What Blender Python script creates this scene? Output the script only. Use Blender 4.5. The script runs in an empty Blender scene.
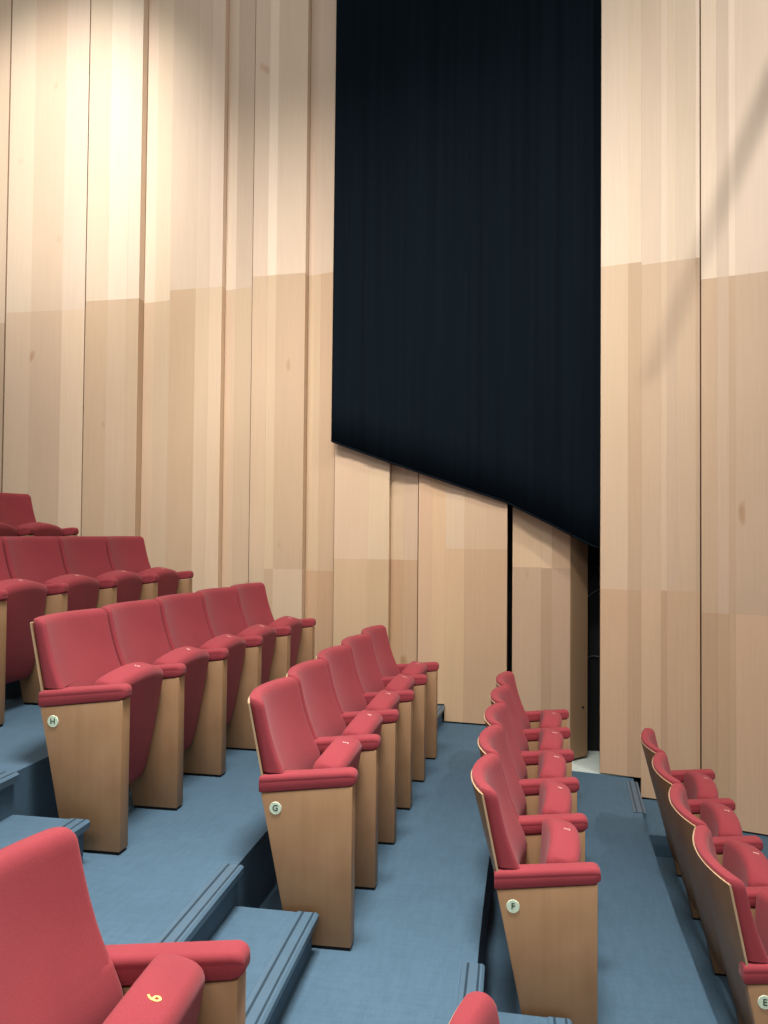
import bpy, bmesh, math, random
from mathutils import Vector, Matrix
random.seed(7)
S = bpy.context.scene
C = S.collection

# ------------------------------------------------------------------ camera
yaw, pitch, roll = 0.1851, 0.026, 0.0089
cd = bpy.data.cameras.new('camera'); cam = bpy.data.objects.new('camera', cd); C.objects.link(cam)
fw = Vector((-math.sin(yaw)*math.cos(pitch), math.cos(yaw)*math.cos(pitch), math.sin(pitch)))
rt = Vector((math.cos(yaw), math.sin(yaw), 0)); up = rt.cross(fw)
r2 = rt*math.cos(roll) + up*math.sin(roll); u2 = -rt*math.sin(roll) + up*math.cos(roll)
m3 = Matrix((r2, u2, -fw)).transposed()
cam.matrix_world = m3.to_4x4()
cd.sensor_fit = 'VERTICAL'; cd.sensor_height = 36; cd.lens = 36*830/1024
cd.clip_start = 0.05
S.camera = cam

# ------------------------------------------------------------------ view, world, lights
S.view_settings.view_transform = 'Standard'; S.view_settings.look = 'None'
S.view_settings.exposure = 0.0; S.view_settings.gamma = 1; S.view_settings.use_curve_mapping = False
W = bpy.data.worlds.new('world'); S.world = W; W.use_nodes = True
W.node_tree.nodes['Background'].inputs[0].default_value = (1.0, 0.98, 0.95, 1)
W.node_tree.nodes['Background'].inputs[1].default_value = 0.50

def area(name, loc, target, sx, sy, power, col, spread=180):
    l = bpy.data.lights.new(name, 'AREA'); l.shape = 'RECTANGLE'; l.size = sx; l.size_y = sy
    l.energy = power; l.color = col; l.spread = math.radians(spread)
    o = bpy.data.objects.new(name, l); C.objects.link(o); o.location = loc
    o.rotation_euler = (Vector(target)-Vector(loc)).to_track_quat('-Z', 'Y').to_euler()
    return o
def spot(name, loc, target, power, col, deg, blend, radius):
    l = bpy.data.lights.new(name, 'SPOT'); l.energy = power; l.color = col
    l.spot_size = math.radians(deg); l.spot_blend = blend; l.shadow_soft_size = radius
    o = bpy.data.objects.new(name, l); C.objects.link(o); o.location = loc
    o.rotation_euler = (Vector(target)-Vector(loc)).to_track_quat('-Z', 'Y').to_euler()
    return o
WARM = (1.0, 0.965, 0.91); WHITE = (1.0, 0.985, 0.97)
area('ceiling_lamp_main', (-0.6, 2.3, 5.4), (-0.6, 2.4, 0), 1.6, 1.2, 142, WHITE, 70)
area('ceiling_lamp_rear', (0.0, -3.0, 4.6), (-0.4, 5.0, -0.6), 4.0, 1.5, 84, WHITE, 120)
area('wall_lamp_row', (-1.9, 1.8, 5.6), (-1.7, 6.8, 1.1), 4.6, 0.3, 62, WARM, 48)
area('wall_lamp_right', (1.6, 3.2, 4.6), (0.9, 6.4, 0.6), 1.2, 0.3, 4, WARM, 60)
spot('wall_washer_left', (-3.9, 3.6, 5.2), (-4.3, 6.96, 3.5), 950, (1.0, 0.99, 0.96), 52, 1.0, 0.12)
PIPE_LAMP = Vector((3.6, 2.2, 6.2))
spot('wall_washer_right', PIPE_LAMP, (1.0, 6.4, 1.7), 950, (1.0, 0.985, 0.95), 60, 0.9, 0.05)

# ------------------------------------------------------------------ materials
def lin(c):
    c = c/255.0
    return c/12.92 if c <= 0.04045 else ((c+0.055)/1.055)**2.4
def rgb(r, g, b): return (lin(r), lin(g), lin(b), 1)
def mat(name, rough=0.6, spec=0.3):
    m = bpy.data.materials.new(name); m.use_nodes = True
    b = m.node_tree.nodes['Principled BSDF']
    b.inputs['Roughness'].default_value = rough; b.inputs['Specular IOR Level'].default_value = spec
    return m, m.node_tree, b
def noise(nt, scale, vec_scale=(1,1,1), detail=4, rough=0.6, coord='Object'):
    tc = nt.nodes.new('ShaderNodeTexCoord'); mp = nt.nodes.new('ShaderNodeMapping')
    mp.inputs['Scale'].default_value = vec_scale
    n = nt.nodes.new('ShaderNodeTexNoise'); n.inputs['Scale'].default_value = scale
    n.inputs['Detail'].default_value = detail; n.inputs['Roughness'].default_value = rough
    nt.links.new(tc.outputs[coord], mp.inputs[0]); nt.links.new(mp.outputs[0], n.inputs['Vector'])
    return n
def ramp(nt, src, stops):
    r = nt.nodes.new('ShaderNodeValToRGB'); e = r.color_ramp.elements
    e[0].position, e[0].color = stops[0]; e[1].position, e[1].color = stops[-1]
    for p, c in stops[1:-1]:
        x = e.new(p); x.color = c
    nt.links.new(src, r.inputs[0]); return r
def mul(nt, a, b, fac=1.0):
    x = nt.nodes.new('ShaderNodeMix'); x.data_type = 'RGBA'; x.blend_type = 'MULTIPLY'
    x.inputs['Factor'].default_value = fac
    nt.links.new(a, x.inputs['A']); nt.links.new(b, x.inputs['B']); return x.outputs['Result']
def bump(nt, b, src, strength, dist):
    n = nt.nodes.new('ShaderNodeBump'); n.inputs['Strength'].default_value = strength
    n.inputs['Distance'].default_value = dist
    nt.links.new(src, n.inputs['Height']); nt.links.new(n.outputs[0], b.inputs['Normal'])

def g(v): return (v, v, v, 1)
# pale larch wall boarding: each board carries its own tint in the 'board' colour attribute
M_WALL, nt, b = mat('wall_boarding', 0.5, 0.25)
at = nt.nodes.new('ShaderNodeVertexColor'); at.layer_name = 'board'
gr = noise(nt, 3.0, (22, 22, 0.7), 5, 0.6); gr2 = noise(nt, 1.1, (1.2, 1.2, 0.5), 3, 0.5)
kn = noise(nt, 5.0, (1.0, 1.0, 0.55), 1, 0.3)
c = mul(nt, at.outputs[0], ramp(nt, gr.outputs[0], [(0.3, g(0.94)), (0.7, g(1.0))]).outputs[0])
c = mul(nt, c, ramp(nt, gr2.outputs[0], [(0.3, (0.93, 0.915, 0.90, 1)), (0.65, g(1.0))]).outputs[0])
c = mul(nt, c, ramp(nt, kn.outputs[0], [(0.76, g(1.0)), (0.80, (0.80, 0.70, 0.60, 1))]).outputs[0])
nt.links.new(c, b.inputs['Base Color'])
# seat veneer
def veneer(name, r_, g_, b_, rough=0.45):
    m, nt, b = mat(name, rough, 0.3)
    n1 = noise(nt, 4.0, (9, 9, 0.6), 5, 0.6); n2 = noise(nt, 7.0, (1, 1, 0.8), 3, 0.5)
    base = nt.nodes.new('ShaderNodeRGB'); base.outputs[0].default_value = rgb(r_, g_, b_)
    c = mul(nt, base.outputs[0], ramp(nt, n1.outputs[0], [(0.3, (0.91, 0.885, 0.86, 1)), (0.7, g(1.0))]).outputs[0])
    c = mul(nt, c, ramp(nt, n2.outputs[0], [(0.35, (0.88, 0.85, 0.82, 1)), (0.65, g(1.0))]).outputs[0])
    nt.links.new(c, b.inputs['Base Color']); return m
M_VEN = veneer('beech_veneer', 162, 126, 92)
M_EDGE = veneer('plywood_edge', 190, 160, 126)
# red upholstery
M_RED, nt, b = mat('red_wool_upholstery', 0.85, 0.15)
n1 = noise(nt, 420, (1, 1, 1), 2, 0.5); n2 = noise(nt, 6, (1, 1, 1), 2, 0.5)
base = nt.nodes.new('ShaderNodeRGB'); base.outputs[0].default_value = rgb(150, 60, 66)
c = mul(nt, base.outputs[0], ramp(nt, n1.outputs[0], [(0.35, (0.86, 0.82, 0.82, 1)), (0.65, g(1.0))]).outputs[0])
c = mul(nt, c, ramp(nt, n2.outputs[0], [(0.35, g(0.93)), (0.65, g(1.0))]).outputs[0])
nt.links.new(c, b.inputs['Base Color']); bump(nt, b, n1.outputs[0], 0.25, 0.001)
b.inputs['Sheen Weight'].default_value = 0.12; b.inputs['Sheen Roughness'].default_value = 0.5
b.inputs['Sheen Tint'].default_value = (1, 0.6, 0.6, 1)
# blue carpet / woven vinyl
M_CARP, nt, b = mat('blue_carpet', 0.75, 0.2)
n1 = noise(nt, 260, (1, 1, 1), 3, 0.7); n2 = noise(nt, 2.2, (1, 1, 1), 3, 0.6); n3 = noise(nt, 60, (1, 0.15, 1), 3, 0.6)
n4 = noise(nt, 60, (0.15, 1, 1), 3, 0.6)
base = nt.nodes.new('ShaderNodeRGB'); base.outputs[0].default_value = rgb(80, 106, 124)
c = mul(nt, base.outputs[0], ramp(nt, n1.outputs[0], [(0.3, g(0.78)), (0.7, g(1.0))]).outputs[0])
c = mul(nt, c, ramp(nt, n2.outputs[0], [(0.3, g(0.9)), (0.7, g(1.0))]).outputs[0])
c = mul(nt, c, ramp(nt, n3.outputs[0], [(0.35, g(0.9)), (0.65, g(1.0))]).outputs[0])
c = mul(nt, c, ramp(nt, n4.outputs[0], [(0.35, g(0.92)), (0.65, g(1.0))]).outputs[0])
nt.links.new(c, b.inputs['Base Color']); bump(nt, b, n1.outputs[0], 0.3, 0.001)
def flat(name, r_, g_, b_, rough=0.5, spec=0.3, n=12, lo=0.92):
    m, nt, b = mat(name, rough, spec)
    base = nt.nodes.new('ShaderNodeRGB'); base.outputs[0].default_value = rgb(r_, g_, b_)
    nn = noise(nt, n, (1, 1, 1), 3, 0.5)
    nt.links.new(mul(nt, base.outputs[0], ramp(nt, nn.outputs[0], [(0.3, g(lo)), (0.7, g(1))]).outputs[0]), b.inputs['Base Color'])
    return m
M_NOSE = flat('blue_grey_rubber', 74, 98, 114, 0.38, 0.45)
M_GROOVE = flat('dark_rubber_insert', 38, 56, 68, 0.5)
M_BLACK = flat('black_paint', 14, 15, 16, 0.7)
M_METAL = flat('dark_metal', 40, 40, 42, 0.4, 0.5)
M_PALE = flat('pale_vinyl', 205, 214, 205, 0.5)
M_DISC = flat('pale_green_disc', 214, 228, 200, 0.4)
M_INK = flat('dark_green_ink', 30, 62, 44, 0.5)
M_GOLD = flat('gold_thread', 240, 205, 120, 0.5)
M_SILV = flat('silver_thread', 236, 186, 176, 0.35)
M_CABLE = flat('grey_cable', 78, 86, 90, 0.5)
M_VELV, nt, b = mat('black_curtain', 0.95, 0.05)
n1 = noise(nt, 2.0, (9, 9, 0.15), 3, 0.6)
base = nt.nodes.new('ShaderNodeRGB'); base.outputs[0].default_value = rgb(12, 20, 27)
nt.links.new(mul(nt, base.outputs[0], ramp(nt, n1.outputs[0], [(0.3, g(0.7)), (0.7, g(1))]).outputs[0]), b.inputs['Base Color'])

# ------------------------------------------------------------------ helpers
def obj(name, me, m=None, parent=None, loc=None):
    o = bpy.data.objects.new(name, me); C.objects.link(o)
    if m is not None and not me.materials: me.materials.append(m)
    if parent: o.parent = parent
    if loc: o.location = loc
    return o
def fin(bm, name, smooth=None, mats=()):
    bmesh.ops.recalc_face_normals(bm, faces=bm.faces)
    me = bpy.data.meshes.new(name); bm.to_mesh(me); bm.free()
    for m in mats: me.materials.append(m)
    if smooth:
        for p in me.polygons: p.use_smooth = True
        me.set_sharp_from_angle(angle=math.radians(smooth))
    return me
def box(bm, x0, x1, y0, y1, z0, z1, mi=0):
    v = [bm.verts.new((x, y, z)) for x in (x0, x1) for y in (y0, y1) for z in (z0, z1)]
    for f in ((0,1,3,2),(4,6,7,5),(0,4,5,1),(2,3,7,6),(0,2,6,4),(1,5,7,3)):
        F = bm.faces.new([v[i] for i in f]); F.material_index = mi
    return v
def prism_xy(bm, pts, z0, z1, mi=0):           # plan outline extruded up
    a = [bm.verts.new((x, y, z0)) for x, y in pts]; b_ = [bm.verts.new((x, y, z1)) for x, y in pts]
    fs = [bm.faces.new(a[::-1]), bm.faces.new(b_)]
    for i in range(len(pts)):
        j = (i+1) % len(pts); fs.append(bm.faces.new((a[i], a[j], b_[j], b_[i])))
    for f in fs: f.material_index = mi
def prism_xz(bm, pts, y0, y1, mi=0):           # side outline extruded along the row
    a = [bm.verts.new((x, y0, z)) for x, z in pts]; b_ = [bm.verts.new((x, y1, z)) for x, z in pts]
    fs = [bm.faces.new(a), bm.faces.new(b_[::-1])]
    for i in range(len(pts)):
        j = (i+1) % len(pts); fs.append(bm.faces.new((a[j], a[i], b_[i], b_[j])))
    for f in fs: f.material_index = mi
def loft(bm, loops, mi=0, ends=True):
    R = [[bm.verts.new(p) for p in L] for L in loops]
    n = len(R[0])
    for a, b_ in zip(R, R[1:]):
        for i in range(n):
            j = (i+1) % n; bm.faces.new((a[i], a[j], b_[j], b_[i])).material_index = mi
    for L, rev in ((R[0], True), (R[-1], False)) if ends else ():
        f = bm.faces.new(L[::-1] if rev else L); f.material_index = mi
def rrect(hx0, hx1, y0, y1, r, na=4, ny=10):   # rounded rectangle loop in x,y, dense along y
    r = max(0.0005, min(r, (hx1-hx0)/2-1e-4, (y1-y0)/2-1e-4)); P = []
    def arc(cx, cy, a0):
        for i in range(na+1):
            a = a0 + i/na*math.pi/2; P.append((cx+r*math.cos(a), cy+r*math.sin(a)))
    arc(hx1-r, y1-r, 0)
    arc(hx0+r, y1-r, math.pi/2)
    for i in range(1, ny): P.append((hx0, y1-r-(y1-y0-2*r)*i/ny))
    arc(hx0+r, y0+r, math.pi)
    arc(hx1-r, y0+r, 1.5*math.pi)
    for i in range(1, ny): P.append((hx1, y0+r+(y1-y0-2*r)*i/ny))
    return P
def interp(x, xs, ys):
    if x <= xs[0]: return ys[0]
    for i in range(1, len(xs)):
        if x <= xs[i]:
            t_ = (x-xs[i-1])/(xs[i]-xs[i-1]); return ys[i-1]+(ys[i]-ys[i-1])*t_
    return ys[-1]
def structure(name, bm, mats, smooth=None):
    o = obj(name, fin(bm, name, smooth, mats)); o['kind'] = 'structure'; return o
def text_mesh(ch, size, depth=0.0008, name='letter'):
    cu = bpy.data.curves.new(name, 'FONT'); cu.body = ch; cu.size = size; cu.extrude = depth
    cu.align_x = 'CENTER'; cu.align_y = 'CENTER'; cu.offset = size*0.012
    o = bpy.data.objects.new('tmp', cu); C.objects.link(o)
    dg = bpy.context.evaluated_depsgraph_get(); me = bpy.data.meshes.new_from_object(o.evaluated_get(dg))
    bpy.data.objects.remove(o); me.name = name; me.materials.clear(); return me

# ------------------------------------------------------------------ the stepped floor
TZ = {'J': -0.6336, 'I': -0.9435, 'H': -1.2648, 'G': -1.5413, 'F': -1.8256, 'E': -2.1023, 'D': -2.361}
EDGE = {'J': -2.90, 'I': -2.01, 'H': -1.122, 'G': -0.212, 'F': 0.672, 'E': 1.62, 'D': 4.0}
order = 'JIHGFED'; back = -7.6
WX = [-6, -4.9, -3.5, -2.5, -1.7, -.77, -.25, .2, .478, 1.406, 2.5, 4]
WY = [6.98, 6.97, 6.95, 6.92, 6.88, 6.806, 6.745, 6.66, 6.59, 6.333, 5.98, 5.4]
def wy(x): return interp(x, WX, WY)
def ex(e, y): u = (y-3.0261)/0.53-2.5; return e-0.0175+0.0028*u*u
for k in order:
    bm = bmesh.new(); y1 = 6.99 if k not in 'GFED' else 6.95 if k == 'G' else 7.3 if k == 'F' else wy(EDGE[k]*0.5+back*0.5)+0.3
    ys_ = [-0.6+(y1+0.6)*q/24 for q in range(25)]
    prism_xy(bm, [(ex(EDGE[k], y), y) for y in ys_]+[((ex(back, y) if back > -7 else back), y) for y in ys_[::-1]], -2.7, TZ[k]); structure('floor', bm, (M_CARP,)); back = EDGE[k]
# pale backstage floor behind the opening
bm = bmesh.new(); prism_xy(bm, [(-0.18, 6.76), (0.2, 6.655), (0.478, 6.60), (0.68, 6.56), (0.68, 7.3), (-0.18, 7.3)], TZ['F']-0.001, TZ['F']+0.004)
structure('floor', bm, (M_PALE,))

def sweep(bm, prof, e, y0, y1, mi=0):           # a profile carried along the gently curved tier edge
    loops = []
    for q in range(9):
        y = y0+(y1-y0)*q/8; loops.append([(ex(e, y)+a, y, c_) for a, c_ in prof])
    loft(bm, loops, mi)
def nosing(e, dx, z, y0, y1):                   # rubber stair nosing with two dark inserts
    bm = bmesh.new()
    sweep(bm, [(dx+a, z+c_) for a, c_ in ((-0.055, 0.0005), (-0.053, 0.004), (0.018, 0.004), (0.027, -0.003), (0.024, -0.030), (0.001, -0.040), (0.001, 0.0005))], e, y0, y1, 0)
    for a, b_ in ((-0.037, -0.028), (0.003, 0.011)):
        sweep(bm, [(dx+a, z+0.003), (dx+a, z+0.0046), (dx+b_, z+0.0046), (dx+b_, z+0.003)], e, y0+0.001, y1-0.001, 1)
    return bm
n = 0
NEAR0, NEAR1, FAR0 = 1.20, 3.005, 5.74
for hi, lo in zip(order, order[1:]):
    zh, zl, x = TZ[hi], TZ[lo], EDGE[hi]; zm = (zh+zl)/2
    n += 1
    near1 = 2.935 if hi in 'JI' else 3.0
    spans = ((NEAR0, near1), (FAR0, wy(x+0.3)+0.05))
    for y0, y1 in spans:
        if hi in 'GE' and y0 == FAR0 and hi == 'E': continue
        bm = bmesh.new(); sweep(bm, [(0.0005, zl), (0.0005, zm), (0.302, zm), (0.302, zl)], x, y0, y1); structure('floor', bm, (M_CARP,))
        structure('trim_%d' % n, nosing(x, 0, zh, y0, y1+(0.03 if y0 == NEAR0 and hi in 'HG' else -0.06 if y0 != NEAR0 else 0)), (M_NOSE, M_GROOVE))
        structure('trim_%d' % n, nosing(x, 0.302, zm, y0, y1-(0.06 if y0 != NEAR0 else 0)), (M_NOSE, M_GROOVE))

# ------------------------------------------------------------------ the timber walls
WOOD = [(235, 222, 207), (237, 224, 210), (230, 215, 200), (239, 226, 213), (232, 218, 204), (235, 221, 208)]
def tint(k=None, f=1.0):
    c_ = WOOD[random.randrange(len(WOOD)) if k is None else k % len(WOOD)]
    return (lin(c_[0])*f, lin(c_[1])*f, lin(c_[2])*f, 1)
TOP = 5.7
def boards(name, spec, zfloor):
    """spec: list of (x0, x1, recess0, recess1, [joint heights], [board edges])"""
    bm = bmesh.new(); lay = bm.loops.layers.color.new('board')
    def bd(xa, xb, za, zb, x0, x1, r0, r1, col, eps):
        def yy(x): return wy(x) + r0+(r1-r0)*(x-x0)/(x1-x0) + eps
        th = 0.11 if name == 'wall_left' else 0.05
        pts = [(xa, yy(xa)), (xb, yy(xb)), (xb, yy(xb)+th), (xa, yy(xa)+th)]
        n0 = len(bm.faces); bm.faces.ensure_lookup_table(); prism_xy(bm, pts, za, zb)
        bm.faces.ensure_lookup_table()
        for f in bm.faces[n0:]:
            for l in f.loops: l[lay] = col
    for (x0, x1, r0, r1, joints, edges) in spec:
        zf = zfloor((x0+x1)/2)
        xs = [x0]+edges+[x1]
        for xa, xb in zip(xs, xs[1:]):
            zs = [zf]+list(joints)+[TOP]
            for q, (za, zb) in enumerate(zip(zs, zs[1:])):
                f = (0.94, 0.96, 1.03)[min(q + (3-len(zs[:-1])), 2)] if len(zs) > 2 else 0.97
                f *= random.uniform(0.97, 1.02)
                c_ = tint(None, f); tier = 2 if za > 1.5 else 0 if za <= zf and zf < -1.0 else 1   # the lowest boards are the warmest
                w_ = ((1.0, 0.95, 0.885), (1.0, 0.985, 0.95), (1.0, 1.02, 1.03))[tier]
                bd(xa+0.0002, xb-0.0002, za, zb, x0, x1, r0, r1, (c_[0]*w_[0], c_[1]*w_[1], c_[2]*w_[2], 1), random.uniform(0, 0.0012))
    o = structure(name, bm, (M_WALL,)); return o
G_ = 0.004
left = [
 (-7.6, -6.71, 0, 0, [-0.1, 2.1], [-7.3, -7.0]), (-6.70, -5.76, 0.03, 0, [1.9], [-6.4, -6.1]),
 (-5.75, -4.955, 0, 0, [-0.42, 1.95], [-5.5, -5.2]),
 (-4.94, -4.127, 0, 0, [2.045], [-4.68, -4.36]),
 (-4.117, -3.580, 0, -0.012, [2.116], [-3.895, -3.70]),
 (-3.578, -3.295, 0.085, 0.03, [2.095], [-3.46]),
 (-3.295, -2.780, 0.03, 0.0, [2.184], [-3.04, -2.907]),
 (-2.778, -2.502, 0.08, 0.015, [2.170], [-2.67]),
 (-2.492, -2.0, 0.0, -0.01, [-0.315, 2.253], [-2.353, -2.269]),
 (-1.998, -1.728, 0.085, 0.02, [-0.325, 2.256], [-1.877]),
 (-1.720, -1.237, 0.0, -0.004, [-0.216, 2.26], [-1.42]),
 (-1.235, -0.993, 0.075, 0.015, [-0.219, 2.26], [-1.12]),
 (-0.985, -0.758, 0.0, 0.0, [2.2], [-0.87]),
]
def floor_at(x):
    for k in order:
        if x < EDGE[k]+0.03: return TZ[k]
    return TZ['D']
def near_floor(x): return max(floor_at(x), (floor_at(x)+floor_at(x-0.29))/2)
FX = {}
wl = boards('wall_left', left[:-1], lambda x: floor_at(x)+0.014)
wl2 = boards('wall_left', [left[-1]], lambda x: (TZ['H']+TZ['G'])/2+0.012)
wl3 = boards('wall_left', [(-0.758, -0.254, 0, 0, [-0.119, 2.2], [-0.60])], lambda x: TZ['G']+0.014)
right = [(0.464, 1.157, 0, 0, [-0.41, 2.08], [0.661, 0.893, 0.935]),
         (1.167, 2.1, 0, 0, [-0.556, 1.895], [1.27, 1.348, 1.39, 1.62, 1.9]),
         (2.11, 2.95, 0, 0, [-0.7, 1.75], [2.3, 2.48, 2.7]), (2.96, 4.0, 0, 0, [-0.62, 1.9], [3.2, 3.5, 3.8])]
def rf(x): return TZ['F']+0.02 if x < 0.76 else (TZ['E'] + TZ['F'])/2+0.02 if x < 1.1 else TZ['E']+0.02
# right wall: boards run to the level they meet, so the first ones stop on the upper tier
wr1 = boards('wall_right', [(0.464, 0.757, 0, 0, [-0.41, 2.085], [0.661])], lambda x: TZ['F']+0.014)
wr2 = boards('wall_right', [(0.757, 0.998, 0, 0, [-0.405, 2.06], [0.893, 0.935])], lambda x: (TZ['F']+TZ['E'])/2+0.012)
wr4 = boards('wall_right', [(0.998, 1.157, 0, 0, [-0.405, 2.06], [1.13])], lambda x: TZ['E']+0.014)
wr3 = boards('wall_right', [right[1]], lambda x: TZ['E']+0.014)
wr5 = boards('wall_right', right[2:], lambda x: TZ['D']+0.014)
# dark backing behind the boards (the shadow gaps and the slot at the base)
bm = bmesh.new()
pts = [(x, wy(x)+0.20) for x in (-7.6, -4.9, -3.5, -2.5, -1.7, -.77, -.254)]
prism_xy(bm, pts+[(x, y+0.05) for x, y in pts[::-1]], -2.3, TOP)
pts = [(x, wy(x)+0.07) for x in (.58, .8, 1.406, 2.5, 4.0)]
prism_xy(bm, pts+[(x, y+0.05) for x, y in pts[::-1]], -2.6, TOP)
structure('wall_backing', bm, (M_BLACK,))
# black backstage room seen through the gap
bm = bmesh.new(); box(bm, -0.4, 1.0, 7.28, 7.33, -2.0, TOP); box(bm, 0.86, 0.9, 6.75, 7.28, -2.0, TOP); box(bm, -0.4, -0.36, 6.95, 7.28, -2.0, TOP)
structure('wall_backstage', bm, (M_BLACK,))
# the sliding timber leaf that stands in the opening
bm = bmesh.new(); lay = bm.loops.layers.color.new('board')
def leaf(pts, z0, z1, col):
    n0 = len(bm.faces); prism_xy(bm, pts, z0, z1); bm.faces.ensure_lookup_table()
    for f in bm.faces[n0:]:
        for l in f.loops: l[lay] = col
yb = 6.87
zf = TZ['F']+0.026
for (xa, xb, zj) in ((-0.213, 0.018, -0.262), (0.018, 0.100, -0.268), (0.100, 0.2470, -0.268)):
    ya, ybb = yb-0.03*(0.247-xa)/0.46, yb-0.03*(0.247-xb)/0.46
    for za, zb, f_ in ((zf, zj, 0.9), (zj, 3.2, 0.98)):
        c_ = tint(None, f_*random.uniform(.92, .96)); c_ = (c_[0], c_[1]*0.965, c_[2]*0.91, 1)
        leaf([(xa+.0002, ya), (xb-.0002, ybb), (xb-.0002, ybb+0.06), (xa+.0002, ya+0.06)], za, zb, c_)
leaf([(0.2472, yb), (0.393, 7.03), (0.36, 7.06), (0.2472, yb+0.058)], zf, 3.2, (tint(2)[0]*0.74, tint(2)[1]*0.69, tint(2)[2]*0.62, 1))  # angled side face of the leaf, its shade put into a darker tint
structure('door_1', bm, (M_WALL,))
me = fin(bmesh.new(), 'x')
bm = bmesh.new(); bmesh.ops.create_cone(bm, cap_ends=True, segments=16, radius1=0.009, radius2=0.009, depth=0.012)
kb = obj('latch_button', fin(bm, 'latch_button', 40, (M_BLACK,))); kb.location = (0.355, 6.985, -1.40)
kb.rotation_euler = (math.pi/2, 0, math.radians(48))
kb.parent = bpy.data.objects['door_1']
# grey cables on the black wall backstage
def tube(path, r, name, m):
    cu = bpy.data.curves.new(name, 'CURVE'); cu.dimensions = '3D'; cu.bevel_depth = r; cu.bevel_resolution = 2
    sp = cu.splines.new('POLY'); sp.points.add(len(path)-1)
    for i, p in enumerate(path): sp.points[i].co = (*p, 1)
    o = bpy.data.objects.new('t', cu); C.objects.link(o)
    me = bpy.data.meshes.new_from_object(o.evaluated_get(bpy.context.evaluated_depsgraph_get()))
    bpy.data.objects.remove(o); me.name = name; me.materials.clear(); me.materials.append(m)
    for p in me.polygons: p.use_smooth = True
    return me
for i, zz in enumerate((-0.62, -1.17)):
    o = obj('cable', tube([(0.05+0.04*j, 7.265, zz+0.05*math.cos(j*0.55+i)+0.01*j) for j in range(20)], 0.005, 'cable', None or M_CABLE))
    o['label'] = ('upper' if i == 0 else 'lower') + ' thin grey cable slung across the black wall behind the opening'; o['category'] = 'cable'; o['group'] = 'cables in the backstage gap'
bm = bmesh.new(); box(bm, 0.50, 0.60, 7.24, 7.28, -0.42, -0.26); box(bm, 0.515, 0.585, 7.232, 7.24, -0.40, -0.28)
o = obj('wall_socket', fin(bm, 'wall_socket', None, (M_CABLE,))); o['label'] = 'small grey electrical box on the black wall behind the opening'; o['category'] = 'socket'

# ------------------------------------------------------------------ black curtain
def cbot(x): return interp(x, [-1.745, -1.72, -1.24, -0.27, 0.082, 0.383, 0.60], [0.80, 0.77, 0.596, 0.261, 0.087, -0.073, -0.15])
bm = bmesh.new(); NX, NZ = 150, 14; rows = []
x0c, x1c = -1.728, 0.50
for j in range(NZ+1):
    v = j/NZ; row = []
    for i in range(NX+1):
        x = x0c+(x1c-x0c)*i/NX
        zb = cbot(x); z = zb+(TOP-0.05-zb)*v
        fold = 0.010*math.sin(x*19+0.8*math.sin(x*5)) + 0.004*math.sin(x*47+1.3)
        xx = x - (0.03*math.sin(v*math.pi)*0 if i else 0)
        row.append(bm.verts.new((xx + 0.010*(v)*(i == 0), 6.79-0.056*(x+1.74) + fold*(0.5+0.5*v), z)))
    rows.append(row)
for a, b_ in zip(rows, rows[1:]):
    for i in range(NX): bm.faces.new((a[i], a[i+1], b_[i+1], b_[i]))
me = fin(bm, 'stage_curtain', 60, (M_VELV,))
cur = obj('stage_curtain', me); md = cur.modifiers.new('solid', 'SOLIDIFY'); md.thickness = 0.012; md.offset = 0
cur['label'] = 'tall black curtain with a slanted bottom edge hanging over the timber wall'; cur['category'] = 'curtain'
bm = bmesh.new(); P = []
for i in range(NX+1):
    x = x0c+(x1c-x0c)*i/NX; fold = 0.010*math.sin(x*19+0.8*math.sin(x*5)) + 0.004*math.sin(x*47+1.3)
    P.append((x, 6.79-0.056*(x+1.74)+fold*0.5, cbot(x)+0.004))
obj('hem', tube(P, 0.009, 'hem', M_VELV), None, cur)

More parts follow.
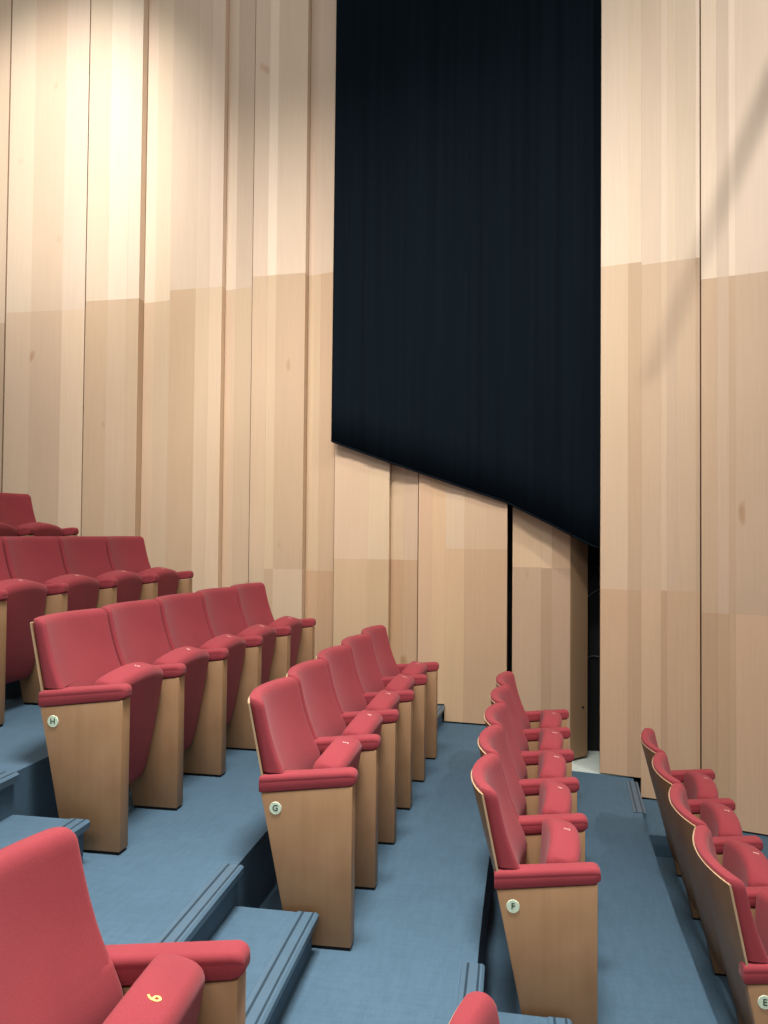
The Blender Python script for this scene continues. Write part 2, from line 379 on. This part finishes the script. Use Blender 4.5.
# ------------------------------------------------------------------ seats
s0, t = 0.53, 0.07
def panel_mesh(a=-0.327, b_=-0.2125):
    bm = bmesh.new()
    prism_xz(bm, [(0, 0.012), (0, 0.6015), (a, 0.5575), (b_, 0.012)], 0, t)
    bmesh.ops.bevel(bm, geom=[e for e in bm.edges], offset=0.003, segments=2, profile=0.5, affect='EDGES')
    return fin(bm, 'side_panel', 35, (M_VEN,))
def plinth_mesh():
    bm = bmesh.new(); prism_xz(bm, [(-0.006, 0.0), (-0.006, 0.0125), (-0.208, 0.0125), (-0.208, 0.0)], 0.006, t-0.006)
    return fin(bm, 'plinth', None, (M_BLACK,))
def arm_mesh(xb=-0.360):
    bm = bmesh.new(); loops = []
    w = t/2+0.002; yc = t/2
    XS = [xb, xb+.001, xb+.004, xb+.008, xb+.012]+[xb+.012+(-0.03-xb-.012)*i/10 for i in range(1, 11)]+[-0.020+0.032*math.sin(a*math.pi/18) for a in range(0, 10)]
    for x in XS:
        # nose rounding at the front and a small rounding at the back
        df = max(0.0, x-(0.012-0.032)); kf = 1-math.sqrt(max(0.0, 1-(df/0.032)**2)) if df > 0 else 0
        db = max(0.0, (xb+0.010)-x); kb_ = 1-math.sqrt(max(0.0, 1-(db/0.010)**2)) if db > 0 else 0
        zb = 0.5585+0.044*(x+0.352)/0.352+0.0015 + 0.012*kf + 0.006*kb_
        zt = 0.623+0.038*(x+0.36)/0.36 - 0.026*kf - 0.006*kb_
        ww = w - 0.016*kf - 0.004*kb_
        r = 0.016*(1-0.5*kf); L = []
        zm = zb+(zt-zb)*0.60
        for cx, cz, a0 in ((ww-r, zt-r, 0), (-(ww-r), zt-r, 90)):
            for q in range(5):
                a = math.radians(a0+q*22.5); L.append((cx+r*math.cos(a), cz+r*math.sin(a)))
        L += [(-ww, zm+0.002), (-ww+0.0005, zm), (-ww, zm-0.002)]
        rb = 0.006
        for cx, cz, a0 in ((-(ww-rb), zb+rb, 180), (ww-rb, zb+rb, 270)):
            for q in range(3):
                a = math.radians(a0+q*45); L.append((cx+rb*math.cos(a), cz+rb*math.sin(a)))
        L += [(ww, zm-0.002), (ww-0.0005, zm), (ww, zm+0.002)]
        loops.append([(x, yc+a, c_) for a, c_ in L])
    # finer spacing at the nose
    loft(bm, loops); return fin(bm, 'armrest', 60, (M_RED,))
def sag(z): return interp(z, [0.28, 0.45, 0.65, 0.92], [0.012, 0.022, 0.036, 0.052])
def shell_mesh(s):
    bm = bmesh.new(); y0, y1 = 0.006, s+0.001; ym, hw = (y0+y1)/2, (y1-y0)/2
    NY, NZ_ = 20, 40; th = 0.008
    def P(u, v, off):
        y = ym+hw*u; z = 0.27+(0.893-0.27)*v
        ya, yb_ = y0, y1
        y = (ya+yb_)/2+(yb_-ya)/2*u; ua = (y-ym)/hw; hwl = (yb_-ya)/2
        cr = 0.10                                   # rounded lower corners
        zlow = 0.27 + (cr-math.sqrt(max(0, cr*cr-max(0, abs(u)*hwl-(hwl-cr))**2)))
        if z < 0.45: z = 0.45-(0.45-z)*(0.45-zlow)/(0.45-0.27)
        xo = -0.410+0.205*(0.905-z)
        return (xo - sag(z)*(1-ua*ua) + off, y, z)
    F = [[bm.verts.new(P(-1+2*i/NY, j/NZ_, th)) for i in range(NY+1)] for j in range(NZ_+1)]
    B = [[bm.verts.new(P(-1+2*i/NY, j/NZ_, 0)) for i in range(NY+1)] for j in range(NZ_+1)]
    for j in range(NZ_):
        for i in range(NY):
            bm.faces.new((F[j][i], F[j][i+1], F[j+1][i+1], F[j+1][i])); bm.faces.new((B[j][i+1], B[j][i], B[j+1][i], B[j+1][i+1]))
    def edge(a, b_, c_, d): bm.faces.new((a, b_, c_, d)).material_index = 1
    for i in range(NY):
        edge(F[-1][i], F[-1][i+1], B[-1][i+1], B[-1][i]); edge(F[0][i+1], F[0][i], B[0][i], B[0][i+1])
    for j in range(NZ_):
        edge(F[j][0], F[j+1][0], B[j+1][0], B[j][0]); edge(F[j+1][-1], F[j][-1], B[j][-1], B[j+1][-1])
    return fin(bm, 'back_shell', 40, (M_VEN, M_EDGE))
def back_mesh(s):
    bm = bmesh.new(); Y0_, Y1_ = 0.012, s-0.005
    zs = [0.405, 0.410, 0.42, 0.44, 0.47, 0.51, 0.55, 0.59, 0.63, 0.6416, 0.6420, 0.660, 0.69, 0.72, 0.77, 0.82, 0.86, 0.885, 0.9, 0.911, 0.919, 0.924, 0.926]
    ic = lambda z, a, b_: sum(interp(z+dz, a, b_) for dz in (-.04, -.03, -.02, -.01, 0, .01, .02, .03, .04))/9
    fx = lambda z: ic(z, [0.40, 0.46, 0.52, 0.56, 0.62, 0.68, 0.76, 0.85, 0.93], [-0.268, -0.243, -0.228, -0.228, -0.252, -0.280, -0.308, -0.330, -0.346])
    loops = []
    for z, cap in [(zs[0], 1)]+[(z, 0) for z in zs]+[(zs[-1], 1)]:
        bx = -0.410+0.205*(0.905-z)+0.0085; f = fx(z)
        k = 0
        if z > 0.896: k = 1-math.sqrt(max(0, 1-((z-0.896)/0.0305)**2))
        if z < 0.43: k = 1-math.sqrt(max(0, 1-((0.43-z)/0.026)**2))
        sh = 0.024*k
        y0, y1 = (Y0_, Y1_) if z > 0.6418 else (t+0.003, s-0.003)
        L = rrect(bx+sh*0.4, f-sh, y0+sh*0.5, y1-sh*0.5, 0.024, 5, 14)
        if cap: L = [((bx+f-0.6*sh)/2, y) for x, y in L]
        q = []
        for x, y in L:
            u = (y-(Y0_+Y1_)/2)/((Y1_-Y0_)/2)
            m_ = (x-bx)/max(1e-4, f-bx)
            q.append((x-(sag(z)+0.010*m_)*(1-u*u), y, 0.405+(z-0.405)*0.966))
        loops.append(q)
    loft(bm, loops, 0, False); bmesh.ops.remove_doubles(bm, verts=bm.verts, dist=2e-5); return fin(bm, 'back_cushion', 70, (M_RED,))
def SS(x): x = min(1, max(0, x)); return x*x*(3-2*x)
def seat_mesh(s):
    bm = bmesh.new(); y0, y1 = t+0.006, s-0.006
    zs = [0.150, 0.153, 0.160, 0.175, 0.2, 0.25, 0.31, 0.38, 0.45, 0.50, 0.54, 0.57, 0.595, 0.61, 0.620, 0.630, 0.638, 0.644, 0.648, 0.650]
    loops = []
    for z, cap in [(zs[0], 1)]+[(z, 0) for z in zs]+[(zs[-1], 1)]:
        f = interp(z, [0.15, 0.24, 0.40, 0.55, 0.65], [-0.158, -0.130, -0.100, -0.075, -0.058])
        th = interp(z, [0.15, 0.3, 0.5, 0.62], [0.060, 0.085, 0.105, 0.118])
        k = 0
        if z > 0.615: k = 1-math.sqrt(max(0, 1-((z-0.615)/0.0352)**2))
        if z < 0.18: k = 1-math.sqrt(max(0, 1-((0.18-z)/0.0302)**2))
        sh = 0.029*k
        L = rrect(f-th+sh, f-sh, y0+sh*0.4, y1-sh*0.4, 0.032, 5, 14)
        if cap: L = [(f-th/2, y) for x, y in L]
        q = []
        for x, y in L:
            u = (y-(y0+y1)/2)/((y1-y0)/2)
            zz = z + (0.036*(1-u*u) + 0.014 - 0.21*(x-f+th))*SS((z-0.36)/0.27)
            bul = (1-u*u)*interp(z, [0.15, 0.45, 0.62], [0.008, 0.016, 0.026])
            q.append((x+bul, y, zz))
        loops.append(q)
    loft(bm, loops, 0, False); bmesh.ops.remove_doubles(bm, verts=bm.verts, dist=2e-5); return fin(bm, 'seat_cushion', 75, (M_RED,))
def hinge_mesh(s):
    bm = bmesh.new()
    bmesh.ops.create_cone(bm, cap_ends=True, segments=16, radius1=0.014, radius2=0.014, depth=s-t-0.0,
                          matrix=Matrix.Translation((-0.185, (s+t)/2, 0.20)) @ Matrix.Rotation(math.pi/2, 4, 'X'))
    return fin(bm, 'hinge_bar', 40, (M_METAL,))
def stop_mesh():
    bm = bmesh.new(); bmesh.ops.create_cone(bm, cap_ends=True, segments=14, radius1=0.009, radius2=0.009, depth=0.02,
                          matrix=Matrix.Translation((-0.10, -0.004, 0.40)) @ Matrix.Rotation(math.pi/2, 4, 'X'))
    return fin(bm, 'seat_stop', 40, (M_BLACK,))
ME = {'panel': panel_mesh(), 'panel_end': panel_mesh(-0.351, -0.2365), 'plinth': plinth_mesh(), 'arm_end': arm_mesh(), 'arm': arm_mesh(-0.326), 'stop': stop_mesh()}
SM = {}
for s in (s0, 0.584):
    SM[s] = {'shell': shell_mesh(s), 'back': back_mesh(s), 'seat': seat_mesh(s), 'hinge': hinge_mesh(s)}
DIG = {}
SEATZ = 0.650+0.036+0.014-0.21*(0.058+0.118-0.026-0.086)
bm = bmesh.new(); bmesh.ops.create_cone(bm, cap_ends=True, segments=32, radius1=0.0235, radius2=0.0225, depth=0.003)
DISC = fin(bm, 'row_badge', 30, (M_DISC,))

def loc_row(x2, zf_, m_, c_, k, st=1.0):
    P_ = lambda q: Vector((x2+c_*(q-2.5)**2+m_*(q-2.5), 3.0261+q*s0, zf_))
    d_ = P_(k+st)-P_(k); return P_(k), -math.atan(d_.x/d_.y)
def put(name, me, parent, loc=(0, 0, 0)):
    o = bpy.data.objects.new(name, me); C.objects.link(o); o.parent = parent; o.location = loc; return o
def add_panel(root, y, badge=None):
    p = put('side_panel', ME['panel_end' if y == 0 else 'panel'], root, (0, y, 0))
    put('plinth', ME['plinth'], root, (0, y, 0)); put('armrest', ME['arm_end' if y == 0 else 'arm'], root, (0, y, 0))
    if badge:
        b_ = put('row_badge', DISC, p, (-0.293, -0.0012, 0.507)); b_.rotation_euler = (math.pi/2, 0, 0)
        lm = text_mesh(badge, 0.031, 0.0006, 'badge_letter'); lm.materials.append(M_INK)
        l = put('badge_letter', lm, p, (-0.293, -0.0031, 0.507)); l.rotation_euler = (math.pi/2, 0, 0)
def seat(pos, rot, s, digit, label, group, badge=None, near=False, far_panel=True):
    root = bpy.data.objects.new('theatre_seat', None); C.objects.link(root)
    root.location = pos; root.rotation_euler = (0, 0, rot)
    root['label'] = label; root['category'] = 'theatre seat'; root['group'] = group
    put('back_shell', SM[s]['shell'], root); put('back_cushion', SM[s]['back'], root)
    sc = put('seat_cushion', SM[s]['seat'], root); put('hinge_bar', SM[s]['hinge'], root)
    dm = DIG.get(digit)
    if dm is None:
        dm = text_mesh(digit, 0.040 if digit == '6' else 0.034, 0.0006, 'seat_number'); dm.materials.append(M_GOLD if digit == '6' else M_SILV); DIG[digit] = dm
    d = put('seat_number', dm, sc, (-0.086, (s+t)/2, SEATZ+0.0007)
    )
    d.rotation_euler = (0, math.atan(0.21), 0); d.rotation_euler = (Matrix.Rotation(math.atan(0.21), 3, 'Y') @ Matrix.Rotation(math.pi/2, 3, 'Z')).to_euler()
    if near: add_panel(root, 0, badge)
    add_panel(root, s)
    return root

ROWS = {'J': (-3.457, TZ['J'], .004), 'I': (-2.5313, TZ['I'], .0041), 'H': (-1.6053, TZ['H'], .0066),
        'G': (-0.7004, TZ['G'], -.0023), 'F': (0.1792, TZ['F'], -.0039), 'E': (1.0452, TZ['E'], .0006)}
ordn = ['end seat beside the near aisle', 'second seat from the near aisle', 'middle seat', 'fourth seat from the near aisle', 'end seat beside the timber wall']
for r_ in 'HGF':
    x2, z2, mm = ROWS[r_]
    for j in range(5):
        p, a = loc_row(x2, z2, mm, 0.0028, j)
        seat(p, a, s0, str(5-j), 'red theatre seat in row %s, %s' % (r_, ordn[j]),
             'seats of row %s' % r_, r_ if j == 0 else None, j == 0)
x2, z2, mm = ROWS['I']
nm = {1: 'partly cut off at the left edge of the photo', 2: 'leftmost one whose whole back shows', 3: 'second from the timber wall', 4: 'nearest the timber wall'}
for j in (1, 2, 3, 4):
    p, a = loc_row(x2, z2, mm, 0.0028, j)
    seat(p, a, s0, str(5-j), 'red theatre seat behind row H, %s' % nm[j], 'seats of the row behind row H', None, j == 1)
x2, z2, mm = ROWS['J']
for j in (3, 4):
    p, a = loc_row(x2, z2, mm, 0.0028, j)
    seat(p, a, s0, str(5-j), 'red theatre seat in highest row, %s' % ('end seat by the timber wall' if j == 4 else 'cut off by the left edge of the photo'), 'seats of the highest row', None, j == 3)
x2, z2, mm = ROWS['E']
nmE = ['nearest the camera with the row end panel', 'second from the near end', 'third from the near end', 'farthest and nearest the timber wall']
for j in range(4):
    p, a = loc_row(x2, z2, mm, 0.0028, 0.1176+1.1015*j, 1.1015)
    seat(p, a, 0.584, str(4-j), 'red theatre seat in lowest row at right, %s' % nmE[j], 'seats of the lowest row', 'E' if j == 0 else None, j == 0)
for r_, lab in (('G', 'large red theatre seat at bottom left with gold number 6 on its cushion'),
                ('F', 'red theatre seat with only its back top showing at the bottom edge')):
    x2, z2, mm = ROWS[r_]
    p, a = loc_row(x2, z2, mm, 0.0028, -3.577+(0.03 if r_ == 'G' else 0.15))
    seat(p, a, s0, '6', lab, 'seats across the near aisle', None, True)

# ------------------------------------------------------------------ unseen slanting pipe, added to throw a diagonal shadow on the right wall
A = PIPE_LAMP.lerp(Vector((1.82, 6.22, 3.75)), 0.5); B = PIPE_LAMP.lerp(Vector((0.84, 6.49, 1.25)), 0.5)
A = B+(A-B)*2.2
o = obj('shadow_pipe', tube([tuple(A), tuple(B)], 0.036, 'shadow_pipe', M_BLACK))
o['label'] = 'black slanting pipe out of view, added to shadow the right wall'; o['category'] = 'pipe'
